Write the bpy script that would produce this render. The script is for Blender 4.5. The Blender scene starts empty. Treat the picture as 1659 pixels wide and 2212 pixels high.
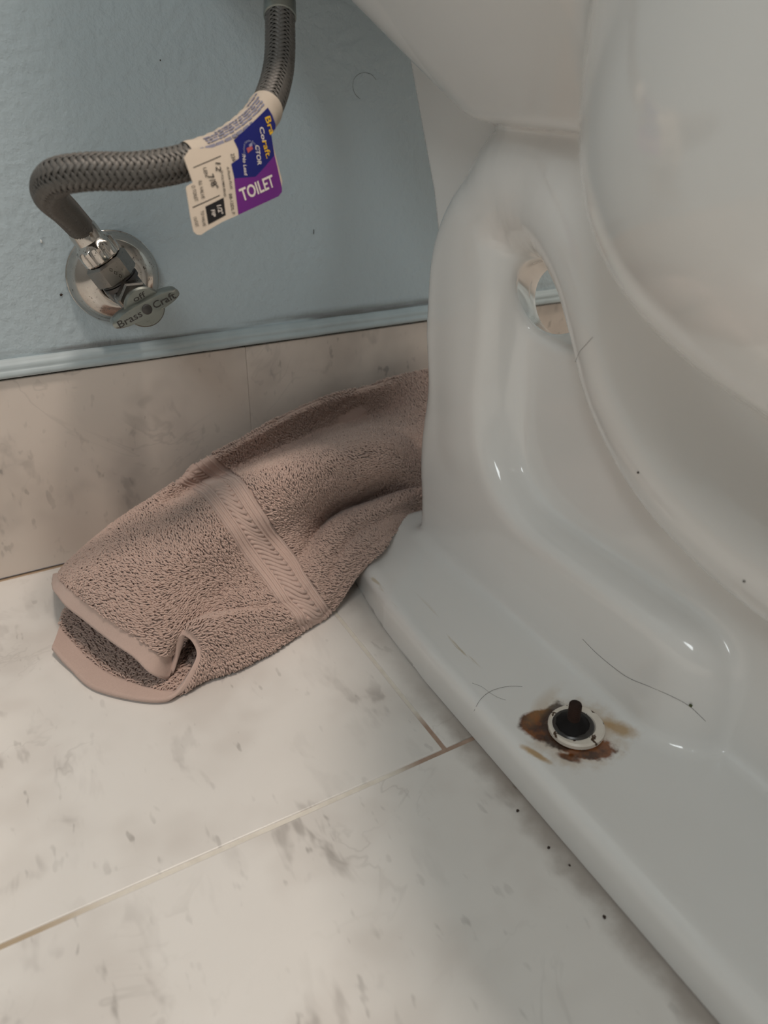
import bpy, bmesh, math, random
import numpy as np
from mathutils import Matrix, Vector
random.seed(7)
S = bpy.context.scene
COL = S.collection
# ---------------------------------------------------------------- camera
cam_d = bpy.data.cameras.new('camera')
cam = bpy.data.objects.new('camera', cam_d); COL.objects.link(cam)
cam_d.sensor_fit = 'VERTICAL'; cam_d.sensor_height = 36.0; cam_d.lens = 26.04
RC = ((0.87165667, 0.22951866, -0.43305408), (-0.48967412, 0.44537538, -0.74957323), (0.02083058, 0.86542588, 0.50060377))
M = Matrix([list(r) for r in RC]).to_4x4(); M.translation = (0, 0, .337); cam.matrix_world = M
cam_d.clip_start = .01
cam_d.dof.use_dof = True; cam_d.dof.focus_distance = .47; cam_d.dof.aperture_fstop = 7.5
S.camera = cam
# ---------------------------------------------------------------- world, lamps, exposure
S.view_settings.view_transform = 'Standard'; S.view_settings.look = 'None'
S.view_settings.gamma = 1.0; S.view_settings.use_curve_mapping = False
S.view_settings.exposure = -0.10
S.cycles.max_bounces = 6; S.cycles.diffuse_bounces = 4; S.cycles.glossy_bounces = 3; S.cycles.transmission_bounces = 1
S.cycles.use_adaptive_sampling = True; S.cycles.adaptive_threshold = .045; S.cycles.use_light_tree = False
S.cycles.denoising_prefilter = 'NONE'
S.cycles.caustics_reflective = False; S.cycles.caustics_refractive = False
wd = bpy.data.worlds.new('world'); S.world = wd; wd.use_nodes = True
wd.node_tree.nodes['Background'].inputs[0].default_value = (.75, .85, 1, 1)
wd.node_tree.nodes['Background'].inputs[1].default_value = .3
wd.cycles.sampling_method = 'NONE'       # the room is closed: no sky reaches it directly
def area(name, loc, target, sx, sy, power, col):
    l = bpy.data.lights.new(name, 'AREA'); l.shape = 'RECTANGLE'; l.size = sx; l.size_y = sy
    l.energy = power; l.color = col
    o = bpy.data.objects.new(name, l); COL.objects.link(o); o.location = loc
    o.rotation_euler = (Vector(target) - Vector(loc)).to_track_quat('-Z', 'Y').to_euler()
    return o
area('ceiling_lamp_light', (.28, -.28, 2.325), (.28, -.28, 0), .30, .30, 25, (1, .86, .75))
area('vanity_lamp_light', (1.19, .05, 1.75), (.35, .2, .2), .18, .55, 20, (1, .86, .72))
area('window_daylight', (-1.08, -.85, 1.45), (0, -.3, .5), .6, .8, 15, (.91, .975, .985))
W = 0.549            # face of the stone skirting; the painted wall lies just behind it
XC = 0.318           # centre line of the toilet
# ---------------------------------------------------------------- helpers
BASE = {}
def base_of(p): return np.array(BASE.get(p, (0, 0, 0)), dtype=float)
def tag(o, label=None, cat=None, group=None, kind=None):
    if label: o['label'] = label
    if cat: o['category'] = cat
    if group: o['group'] = group
    if kind: o['kind'] = kind
    return o
def empty(name, loc, label=None, cat=None, group=None, kind=None):
    o = bpy.data.objects.new(name, None); COL.objects.link(o); o.location = loc; o.empty_display_size = .02
    BASE[o] = tuple(loc); return tag(o, label, cat, group, kind)
def link(name, me, mat, parent=None, loc=None):
    if mat and not me.materials: me.materials.append(mat)
    o = bpy.data.objects.new(name, me); COL.objects.link(o)
    if parent: o.parent = parent; BASE[o] = tuple(base_of(parent))
    elif loc is not None: o.location = loc; BASE[o] = tuple(loc)
    return o
def mesh(name, V, F, mat, parent=None, loc=None, smooth=True):
    """V in world coordinates; the object origin is its parent's base (or loc)"""
    V = np.asarray(V, dtype=np.float64).reshape(-1, 3)
    V = V - (base_of(parent) if parent else np.array(loc if loc is not None else (0, 0, 0)))
    me = bpy.data.meshes.new(name)
    if isinstance(F, np.ndarray):
        n, k = F.shape
        me.vertices.add(len(V)); me.vertices.foreach_set('co', V.astype(np.float32).ravel())
        me.loops.add(n * k); me.loops.foreach_set('vertex_index', F.astype(np.int32).ravel())
        me.polygons.add(n); me.polygons.foreach_set('loop_start', np.arange(0, n * k, k, dtype=np.int32))
        me.update(calc_edges=True)
    else:
        me.from_pydata([tuple(v) for v in V], [], [tuple(f) for f in F]); me.update()
    me.polygons.foreach_set('use_smooth', [smooth] * len(me.polygons))
    return link(name, me, mat, parent, loc)
def from_bm(name, bm, mat, parent=None, loc=None, smooth=False):
    b = base_of(parent) if parent else np.array(loc if loc is not None else (0, 0, 0))
    bmesh.ops.translate(bm, vec=Vector(-b), verts=bm.verts)
    me = bpy.data.meshes.new(name); bm.to_mesh(me); bm.free()
    me.polygons.foreach_set('use_smooth', [smooth] * len(me.polygons))
    return link(name, me, mat, parent, loc)
def bm_box(lo, hi, bevel=0, seg=2):
    bm = bmesh.new(); bmesh.ops.create_cube(bm, size=1)
    lo, hi = Vector(lo), Vector(hi)
    for v in bm.verts: v.co = Vector([(lo[i] + hi[i]) / 2 + v.co[i] * (hi[i] - lo[i]) for i in range(3)])
    if bevel: bmesh.ops.bevel(bm, geom=bm.edges[:], offset=bevel, segments=seg, affect='EDGES', profile=.5)
    return bm
def auto_smooth(o, ang=40):
    me = o.data; bm = bmesh.new(); bm.from_mesh(me)
    for f in bm.faces: f.smooth = True
    for e in bm.edges:
        if len(e.link_faces) == 2 and e.calc_face_angle(0) > math.radians(ang): e.smooth = False
    bm.to_mesh(me); bm.free(); return o
def frame(d, ref=(0, 0, 1)):
    d = np.array(d, float); d /= np.linalg.norm(d)
    r = np.array(ref, float)
    if abs(d @ r) > .95: r = np.array((1., 0, 0))
    u = np.cross(r, d); u /= np.linalg.norm(u); v = np.cross(d, u); return d, u, v
def lathe(prof, o, d, n=48, ref=(0, 0, 1), sides=None):
    """prof: list of (distance along d, radius); closed at radius 0"""
    d, u, v = frame(d, ref); o = np.array(o, float); V = []; F = []
    for t, r in prof:
        for k in range(n):
            a = 2 * math.pi * k / n; V.append(o + d * t + (u * math.cos(a) + v * math.sin(a)) * r)
    for i in range(len(prof) - 1):
        for k in range(n):
            a, b = i * n + k, i * n + (k + 1) % n; F.append((a, b, b + n, a + n))
    F.append(tuple(range(n))[::-1]); F.append(tuple((len(prof) - 1) * n + k for k in range(n)))
    return V, F
def catmull(P, n):
    P = np.asarray(P, float); Q = np.vstack([2 * P[0] - P[1], P, 2 * P[-1] - P[-2]]); out = []
    for i in range(len(P) - 1):
        a, b, c, d = Q[i:i + 4]
        for t in np.linspace(0, 1, n, endpoint=False):
            out.append(.5 * (2 * b + (c - a) * t + (2 * a - 5 * b + 4 * c - d) * t * t + (3 * b - a - 3 * c + d) * t ** 3))
    out.append(P[-1]); return np.array(out)
def resample(P, step):
    P = np.asarray(P); s = np.r_[0, np.cumsum(np.linalg.norm(np.diff(P, axis=0), axis=1))]
    t = np.linspace(0, s[-1], max(2, int(s[-1] / step) + 1))
    return np.stack([np.interp(t, s, P[:, k]) for k in range(3)], 1), t
def pframes(P):
    T = np.gradient(P, axis=0); T /= np.linalg.norm(T, axis=1)[:, None]
    _, u, _ = frame(T[0]); U = []
    for t in T:
        u = u - t * (u @ t); u /= np.linalg.norm(u); U.append(u)
    U = np.array(U); return T, U, np.cross(T, U)
def tube(P, r, n=12, cap=True):
    P = np.asarray(P, float); T, U, Vv = pframes(P); r = np.broadcast_to(r, (len(P),)); V = []; F = []
    for i in range(len(P)):
        for k in range(n):
            a = 2 * math.pi * k / n; V.append(P[i] + (U[i] * math.cos(a) + Vv[i] * math.sin(a)) * r[i])
    for i in range(len(P) - 1):
        for k in range(n):
            a, b = i * n + k, i * n + (k + 1) % n; F.append((a, b, b + n, a + n))
    if cap: F.append(tuple(range(n))[::-1]); F.append(tuple((len(P) - 1) * n + k for k in range(n)))
    return V, F
# ---------------------------------------------------------------- materials
def srgb(r, g, b):
    f = lambda c: (c / 255 / 12.92) if c / 255 <= .04045 else ((c / 255 + .055) / 1.055) ** 2.4
    return (f(r), f(g), f(b), 1)
class NT:
    def __init__(s, name):
        s.m = bpy.data.materials.new(name); s.m.use_nodes = True; s.t = s.m.node_tree
        s.b = s.t.nodes['Principled BSDF']
    def n(s, typ, **kw):
        x = s.t.nodes.new(typ)
        for k, v in kw.items(): setattr(x, k, v)
        return x
    def l(s, a, b): s.t.links.new(a, b)
    def set(s, x, i, v):
        if isinstance(v, bpy.types.NodeSocket): s.l(v, x.inputs[i])
        else: x.inputs[i].default_value = v
    def math(s, op, a, b=0., c=None, clamp=False):
        x = s.n('ShaderNodeMath', operation=op, use_clamp=clamp); s.set(x, 0, a); s.set(x, 1, b)
        if c is not None: s.set(x, 2, c)
        return x.outputs[0]
    def coord(s, kind='Object'):
        if kind == 'Position': return s.n('ShaderNodeNewGeometry').outputs['Position']
        return s.n('ShaderNodeTexCoord').outputs[kind]
    def map(s, vec, loc=(0, 0, 0), rot=(0, 0, 0), sc=(1, 1, 1)):
        x = s.n('ShaderNodeMapping'); s.l(vec, x.inputs[0]); x.inputs[1].default_value = loc
        x.inputs[2].default_value = rot; x.inputs[3].default_value = sc; return x.outputs[0]
    def vadd(s, a, b):
        x = s.n('ShaderNodeVectorMath', operation='ADD'); s.set(x, 0, a); s.set(x, 1, b); return x.outputs[0]
    def noise(s, vec, scale, detail=3, rough=.55, dist=0.):
        x = s.n('ShaderNodeTexNoise'); s.l(vec, x.inputs['Vector']); x.inputs['Scale'].default_value = scale
        x.inputs['Detail'].default_value = detail; x.inputs['Roughness'].default_value = rough
        x.inputs['Distortion'].default_value = dist; return x.outputs['Fac']
    def step(s, v, a, b, lo=0., hi=1.):
        x = s.n('ShaderNodeMapRange', interpolation_type='SMOOTHSTEP'); s.set(x, 0, v)
        x.inputs[1].default_value = a; x.inputs[2].default_value = b; x.inputs[3].default_value = lo; x.inputs[4].default_value = hi
        return x.outputs[0]
    def mix(s, f, a, b):
        x = s.n('ShaderNodeMix', data_type='RGBA'); s.set(x, 0, f); s.set(x, 6, a); s.set(x, 7, b); return x.outputs[2]
    def bump(s, h, strength, dist):
        x = s.n('ShaderNodeBump'); s.set(x, 'Height', h); x.inputs['Strength'].default_value = strength
        x.inputs['Distance'].default_value = dist; s.l(x.outputs[0], s.b.inputs['Normal']); return x
    def out(s, col=None, rough=None, metal=None, spec=None):
        if col is not None: s.set(s.b, 'Base Color', col)
        if rough is not None: s.set(s.b, 'Roughness', rough)
        if metal is not None: s.set(s.b, 'Metallic', metal)
        if spec is not None: s.set(s.b, 'Specular IOR Level', spec)
        return s.m
    def sep(s, vec):
        x = s.n('ShaderNodeSeparateXYZ'); s.l(vec, x.inputs[0]); return x.outputs
def plain(name, col, rough=.5, metal=0., spec=.5, var=.08, scale=60.):
    t = NT(name); n = t.noise(t.coord('Object'), scale, 4)
    d = tuple(c * (1 - var) for c in col[:3]) + (1,); u = tuple(min(1, c * (1 + var)) for c in col[:3]) + (1,)
    return t.out(t.mix(n, d, u), rough, metal, spec)
def mat_wall():
    t = NT('blue_wall_paint'); p = t.coord('Position')
    n = t.noise(p, 3., 3)
    big = t.noise(p, 150., 3, .55)
    t.bump(big, .8, .0018)
    z = t.sep(p)[2]
    smudge = t.math('MULTIPLY', t.step(z, .179, .170), t.step(t.noise(t.map(p, sc=(9, 1, 90)), 1., 4), .36, .60))
    c = t.mix(n, srgb(182, 197, 204), srgb(190, 204, 211))
    c = t.mix(t.math('MULTIPLY', smudge, .75), c, srgb(92, 84, 78))
    return t.out(c, .42, 0, .35)
def mat_marble(name='honed_marble', lo=srgb(222, 218, 213), hi=srgb(237, 234, 230), mott=.30):
    t = NT(name); p = t.coord('Position')
    r = t.n('ShaderNodeObjectInfo').outputs['Random']
    off = t.n('ShaderNodeCombineXYZ'); t.l(t.math('MULTIPLY', r, 7.3), off.inputs[0]); t.l(t.math('MULTIPLY', r, 3.1), off.inputs[1]); t.l(t.math('MULTIPLY', r, 5.7), off.inputs[2])
    q = t.vadd(p, off.outputs[0])
    cloud = t.noise(q, 7., 3, .55, .6)
    patch = t.step(t.noise(q, 12., 3, .6), .44, .66)
    st = t.map(q, rot=(0, 0, .25), sc=(1, .40, .55))
    s1 = t.noise(st, 58., 3, .6, .3); s2 = t.noise(st, 120., 2, .6)
    vein = t.math('MULTIPLY', t.step(t.math('ABSOLUTE', t.math('SUBTRACT', t.noise(q, 13., 4, .6, 1.), .5)), .022, .0), t.step(cloud, .45, .65))
    spots = t.math('MULTIPLY', t.step(s1, .575, .70), t.math('ADD', t.math('MULTIPLY', patch, .85), .13))
    fine = t.math('MULTIPLY', t.step(s2, .64, .72), t.math('ADD', t.math('MULTIPLY', patch, .7), .25))
    c = t.mix(cloud, lo, hi)
    c = t.mix(t.math('MULTIPLY', patch, mott), c, srgb(184, 174, 166))
    c = t.mix(t.math('MULTIPLY', vein, .22), c, srgb(140, 134, 128))
    c = t.mix(t.math('MULTIPLY', spots, .55), c, srgb(136, 129, 124))
    c = t.mix(t.math('MULTIPLY', fine, .55), c, srgb(112, 105, 100))
    # grime that has collected on the floor along the foot of the toilet
    xyz = t.sep(p); gn = t.noise(p, 48., 4)
    xe = t.math('ADD', xyz[0], t.math('MULTIPLY', t.math('SUBTRACT', gn, .5), .020))
    g = t.math('MULTIPLY', t.step(xe, .190, .2065), t.math('MULTIPLY', t.step(xyz[2], .004, .001), t.step(xyz[1], .33, .24, .35, 1.)))
    c = t.mix(t.math('MULTIPLY', g, .60), c, srgb(112, 92, 74))
    return t.out(c, .36, 0, .45)
def mat_grout():
    t = NT('tile_grout'); p = t.coord('Position'); xyz = t.sep(p)
    n = t.noise(p, 160., 4)
    c = t.mix(n, srgb(208, 201, 189), srgb(236, 231, 222))
    a = t.math('MULTIPLY', t.step(xyz[0], .150, .172), t.step(xyz[1], .284, .264))
    c = t.mix(t.math('MULTIPLY', a, .85), c, t.mix(n, srgb(140, 108, 90), srgb(184, 154, 134)))
    b = t.math('MULTIPLY', t.step(xyz[0], .005, -.04), t.step(xyz[1], .40, .3))
    c = t.mix(t.math('MULTIPLY', b, .8), c, srgb(168, 146, 116))
    w = t.step(xyz[1], .50, .53)
    c = t.mix(t.math('MULTIPLY', w, .8), c, srgb(178, 146, 112))
    t.bump(n, .6, .0012)
    return t.out(c, .8, 0, .3)
def mat_ceramic():
    """coordinates are relative to the toilet's base point (XC, .2, 0)"""
    t = NT('glazed_vitreous_china'); p = t.coord('Object'); xyz = t.sep(p)
    n = t.noise(p, 14., 3)
    c = t.mix(n, srgb(229, 228, 225), srgb(234, 233, 231))
    low = t.step(xyz[2], .040, .030)
    NN = [t.noise(p, 110., 3, .65), t.noise(p, 180., 2, .65)]
    def blob(cx, cy, rx, ry, rot, soft, wob, col, amt, sc=90.):
        nonlocal c
        d = t.map(t.vadd(p, (-cx, -cy, 0)), rot=(0, 0, 0))
        ca, sa = math.cos(rot), math.sin(rot); x_, y_, _ = t.sep(d)
        u = t.math('DIVIDE', t.math('ADD', t.math('MULTIPLY', x_, ca), t.math('MULTIPLY', y_, sa)), rx)
        v = t.math('DIVIDE', t.math('SUBTRACT', t.math('MULTIPLY', y_, ca), t.math('MULTIPLY', x_, sa)), ry)
        r = t.math('SQRT', t.math('ADD', t.math('MULTIPLY', u, u), t.math('MULTIPLY', v, v)))
        r = t.math('ADD', r, t.math('MULTIPLY', t.math('SUBTRACT', NN[1 if sc > 130 else 0], .5), wob))
        m = t.math('MULTIPLY', t.math('MULTIPLY', t.step(r, 1 + soft, 1 - soft), low), amt)
        c = t.mix(m, c, col)
    rn = NN[0]
    rust = t.mix(t.step(rn, .35, .65), srgb(66, 32, 8), srgb(128, 70, 20))
    tan = srgb(178, 142, 88)
    for st in STAINS: blob(*st[:7], rust if st[7] == 'r' else (srgb(50, 28, 14) if st[7] == 'd' else tan), st[8], st[9])
    # faint scale line and smears left by old drips on the foot
    drip = t.math('MULTIPLY', t.step(t.noise(t.map(p, sc=(160, 18, 1)), 1., 4), .62, .72), t.math('MULTIPLY', t.step(xyz[0], -.083, -.093), t.step(xyz[0], -.112, -.1)))
    drip = t.math('MULTIPLY', t.math('MULTIPLY', drip, low), t.step(xyz[1], .045, .09))
    c = t.mix(t.math('MULTIPLY', drip, .6), c, srgb(176, 156, 112))
    t.b.inputs['Coat Weight'].default_value = .35; t.b.inputs['Coat Roughness'].default_value = .04
    return t.out(c, .10, 0, .5)
# stains round the bolt, relative to the toilet base point: x, y, rx, ry, rot, softness, wobble, kind, amount, noise scale
STAINS = [(-.0760, .0010, .0240, .0215, 0, .30, 1.0, 't', .40, 110.), (-.0860, .0130, .0155, .0120, -.5, .10, .45, 'r', 1., 120.),
          (-.0785, -.0085, .0170, .0085, -.75, .14, .8, 'r', .95, 150.), (-.0800, .0150, .0135, .0060, .6, .25, 1.0, 'd', .9, 200.),
          (-.0870, .0000, .0095, .0060, -.7, .25, .9, 'd', .92, 160.), (-.0905, -.0105, .0065, .0024, -.9, .35, .9, 'r', .9, 200.),
          (-.0545, -.0085, .0040, .0100, .5, .6, 1.1, 't', .8, 150.), (-.1045, .0000, .0016, .0085, .3, .5, .8, 't', .85, 150.),
          (-.0790, .0260, .0160, .0040, .4, .7, 1.2, 't', .3, 120.)]
MAT = dict(wall=mat_wall(), marble=mat_marble(), marble_warm=mat_marble('warm_honed_marble', srgb(212, 200, 189), srgb(229, 218, 209), .5), grout=mat_grout(), ceramic=mat_ceramic(),
    trim=plain('blue_trim_paint', srgb(184, 196, 200), .45, 0, .4, .14, 60), gap=plain('dark_joint', srgb(40, 36, 32), .9),
    rear=plain('low_bounce_wall_grey', srgb(140, 142, 142), .6), white=plain('white_paint', srgb(232, 230, 226), .6))  # grey for the unseen left and front walls, darkened to cut bounced light
# ---------------------------------------------------------------- the room
X0, X1, Y0, ZT = -1.1, 1.3, -1.6, 2.36
def struct(name, lo, hi, mat, label, bevel=0):
    return tag(from_bm(name, bm_box(lo, hi, bevel), mat, None, ((lo[0] + hi[0]) / 2, (lo[1] + hi[1]) / 2, lo[2])), label, kind='structure')
wall_back = struct('wall_back', (X0, W + .003, 0), (X1, W + .12, ZT), MAT['wall'], 'blue-grey painted wall with orange-peel texture behind the toilet')
struct('wall_left', (X0 - .1, Y0, 0), (X0, W + .12, ZT), MAT['rear'], 'unseen side wall, made grey to cut bounced light')
struct('wall_right', (X1, Y0, 0), (X1 + .1, W + .12, ZT), MAT['wall'], 'blue-grey painted wall on the far side of the toilet')
struct('wall_front', (X0 - .1, Y0 - .1, 0), (X1 + .1, Y0, ZT), MAT['rear'], 'unseen wall facing the toilet, made grey to cut bounced light')
struct('ceiling', (X0 - .1, Y0 - .1, ZT), (X1 + .1, W + .12, ZT + .1), MAT['white'], 'white painted ceiling')
floor = struct('floor', (X0, Y0, -.06), (X1, W + .003, -.0008), MAT['grout'], 'pale marble tile floor with cream grout lines')
BASE[floor] = tuple(floor.location)
JX, JY, TW, TH, G = .1875, .2455, .6096, W - .0022 - .2455, .0028
row = 0; y1 = W - .0022
while y1 > Y0 + .01:
    y0 = max(y1 - TH, Y0) if row else JY
    off = JX + (.31 if row % 2 else 0)
    k0 = math.floor((X0 - off) / TW)
    for k in range(k0, k0 + 6):
        a, b = max(off + k * TW, X0), min(off + (k + 1) * TW, X1)
        if b - a < .02: continue
        from_bm('tile', bm_box((a + G / 2, y0 + G / 2, -.010), (b - G / 2, y1 - (G / 2 if row else 0), 0), .0007, 2), MAT['marble'], floor)
    y1 = y0; row += 1
bb = empty('baseboard_back', (JX, W, 0), 'pale grey-veined marble skirting tiles along the foot of the blue wall', kind='structure')
for k in range(-3, 3):
    a, b = max(JX + k * TW, X0), min(JX + (k + 1) * TW, X1)
    if b - a < .02: continue
    from_bm('tile', bm_box((a + .0001, W, .0010), (b - .0001, W + .0024, .1549), .0004, 1), MAT['marble_warm'], bb)
mesh('joint_filler', [(X0, W + .0025, .002), (X1, W + .0025, .002), (X1, W + .0025, .158), (X0, W + .0025, .158)], [(0, 1, 2, 3)], MAT['gap'], bb)
# painted half-round bead that closes the top of the skirting
prof = [(W + .004, .1568), (W - .0022, .1568), (W - .0036, .1580), (W - .0038, .1600), (W - .0026, .1616), (W - .0020, .1622), (W - .0024, .1632), (W - .0022, .1650), (W - .0010, .1664), (W + .0002, .1670), (W + .0004, .1682), (W + .004, .1690)]
xs = np.linspace(X0, X1, 160); V = []; F = []
rng = np.random.RandomState(3)
for x in xs:
    j = rng.normal(0, .00012)
    for (y, z) in prof: V.append((x, y + rng.normal(0, .00006), z + j))
n = len(prof)
for i in range(len(xs) - 1):
    for k in range(n - 1): F.append((i * n + k, i * n + k + 1, (i + 1) * n + k + 1, (i + 1) * n + k))
tag(mesh('trim_1', V, F, MAT['trim'], None, (0, W, .157)), 'blue-grey painted ribbed bead on top of the marble skirting', kind='structure')
# ceiling lamp that gives the room its light
cl = empty('ceiling_lamp', (.28, -.28, ZT), 'flat white ceiling lamp above the bathroom floor', 'lamp')
from_bm('lamp_housing', bm_box((.05, -.51, ZT - .028), (.51, -.05, ZT), .006), MAT['white'], cl)
vl = empty('vanity_lamp', (X1, .05, 1.46), 'warm white bar lamp on the wall to the right of the toilet', 'lamp')
from_bm('lamp_housing', bm_box((1.215, -.25, 1.62), (X1 - .001, .35, 1.88), .01), MAT['white'], vl)
# ---------------------------------------------------------------- the toilet: a smooth-blended solid, polygonised
def smin(a, b, k):
    h = np.clip(.5 + .5 * (b - a) / k, 0, 1); return b + (a - b) * h - k * h * (1 - h)
def smax(a, b, k): return -smin(-a, -b, k)
def poly_sd(y, z, P):
    d = np.full(y.shape, 1e9, np.float32); s = np.ones(y.shape, np.float32); n = len(P)
    for i in range(n):
        (ay, az), (by, bz) = P[i], P[i - 1]; ey, ez = by - ay, bz - az; wy, wz = y - ay, z - az
        t = np.clip((wy * ey + wz * ez) / (ey * ey + ez * ez), 0, 1)
        d = np.minimum(d, (wy - ey * t) ** 2 + (wz - ez * t) ** 2)
        c1, c2, c3 = z >= az, z < bz, ey * wz > ez * wy
        s = np.where((c1 & c2 & c3) | (~c1 & ~c2 & ~c3), -s, s)
    return s * np.sqrt(d)
TPATH = catmull([(.380, .12, 0), (.389, .19, 0), (.393, .245, 0), (.385, .273, 0), (.358, .289, 0), (.322, .284, 0), (.290, .263, 0), (.267, .236, 0), (.247, .207, 0), (.216, .182, 0), (.178, .167, 0), (.13, .160, 0), (.05, .16, 0)], 4)
TRAD = np.interp(np.arange(len(TPATH)), np.array([0, 2, 4, 5, 6, 7, 9, 12]) * 4, [.040, .041, .040, .039, .038, .037, .036, .036])
TWID = np.interp(np.arange(len(TPATH)), np.array([0, 2, 4, 5, 6, 7, 9, 12]) * 4, [.040, .040, .043, .047, .050, .053, .055, .058])
def tsdf(u, y, z):
    """u = offset from the centre plane"""
    w = np.abs(u)
    f4 = np.float32
    yz_shape = np.broadcast_shapes(y.shape, z.shape); Yb = np.broadcast_to(y, yz_shape).astype(f4); Zb = np.broadcast_to(z, yz_shape).astype(f4)
    # foot flange
    hw = np.interp(y, [-.2, -.12, -.04, .05, .30, .36, .43, .46], [.07, .095, .106, .1115, .1115, .1085, .099, .093]).astype(f4)
    fl = smax(w - hw, y - .452, .035); fl = smax(fl, -.17 - y, .06)
    top = .0275 + .004 * np.clip((.09 - w) / .06, 0, 1)
    fl = smax(fl, z - top, .010)
    # skirt: rear column and low bar with a rounded nose
    yr = np.minimum(.3985 + .19 * Zb, .434)
    bar = smax(smax(.150 - Yb, Yb - yr, .02), Zb - .099, .045)
    colm = smax(smax(.356 - Yb, Yb - yr, .02), Zb - .285, .06)
    sk2 = smin(bar, colm, .075)
    nose = np.clip((.195 - y) / .046, 0, 1)
    hwA = .0405 * np.sqrt(np.clip(1 - nose ** 2.4, 0, 1)) + .0015 + np.clip((.06 - z) * .08, 0, .004)
    sk = smax(sk2, (w - hwA) * .8, .014)
    # recessed web with the opening under the trapway
    web2 = smax(smax(.10 - Yb, Yb - .42, .02), Zb - .29, .02)
    hole = (np.sqrt(((Yb - .324) / .054) ** 2 + ((Zb - .2415) / .0355) ** 2) - 1) * .036
    web = smax(web2, w - .0165, .006)
    web = smax(web, -hole, .007)
    # trapway tube: upright and arch, then the long diagonal
    def run(i0, i1):
        best = None
        for i in range(i0, i1):
            (ay, az, _), (by, bz, _) = TPATH[i], TPATH[i + 1]; ey, ez = by - ay, bz - az
            t = np.clip(((Yb - ay) * ey + (Zb - az) * ez) / (ey * ey + ez * ez), 0, 1)
            d = np.sqrt((Yb - ay - ey * t) ** 2 + (Zb - az - ez * t) ** 2)
            r = TRAD[i] + (TRAD[i + 1] - TRAD[i]) * t; q = TWID[i] + (TWID[i + 1] - TWID[i]) * t
            if best is None: best, br, bq = d / r, r, q
            else:
                m = d / r < best; best = np.where(m, d / r, best); br = np.where(m, r, br); bq = np.where(m, q, bq)
        return (np.sqrt(best ** 2 + (w / bq) ** 2) - 1) * np.minimum(br, bq)
    tb1, tb2 = run(0, 16), run(15, len(TPATH) - 1)
    # body between the tube and the bowl
    body = smax(poly_sd(Yb, Zb, [(.335, .305), (.28, .335), (.02, .335), (.02, .165), (.16, .18), (.215, .195), (.26, .245), (.30, .285)]), w - (.024 + np.clip(y - .22, 0, .08) * .12), .025)
    # bowl
    e = np.sqrt((w / .175) ** 2 + ((y - .05) / .23) ** 2)
    q = (e ** 3 + (np.clip(.36 - z, 0, 1) / .127) ** 3) ** (1 / 3.)
    bowl = smax((q - 1) * .13, z - .398, .012)
    # front pedestal
    ped = smax(smax(w - .075 - np.clip(z - .14, 0, 1) * .35, np.abs(y + .045) - .105, .06), z - .27, .02)
    # tank deck: flared funnel
    hd = .043 + np.clip(z - .318, 0, .062) * .98 + np.clip(.40 - y, 0, .15) * .11
    deck = smax(w - hd, y - (.415 + (z - .318) * .75), .05)
    deck = smax(deck, .20 - y, .03) * .68
    deck = smax(smax(deck, .3185 - z, .008), z - .425, .01)
    # rear fin
    fin = smax(poly_sd(Yb, Zb, [(.39, .15), (.432, .15), (.452, .24), (.4625, .273), (.501, .352), (.515, .41), (.39, .41)]), w - .0185, .004)
    d = smin(fl, sk, .008)
    d = smin(d, web, .007)
    d = smin(d, tb1, .010)
    # the opening runs through at a slant
    cut = (np.sqrt(((Yb - .350 - u * .85) / .0270) ** 2 + ((Zb - .2270 + u * .42) / .0235) ** 2) - 1) * .024
    d = smax(d, -cut, .005)
    d = smin(d, tb2, .010)
    d = smin(d, body, .022)
    d = smin(d, smin(bowl, ped, .03), .018)
    d = smin(d, deck, .006)
    d = np.minimum(d, fin)
    # soft run-out of the foot under the front pedestal
    return smax(d, -z, .0004).astype(f4)
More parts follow.
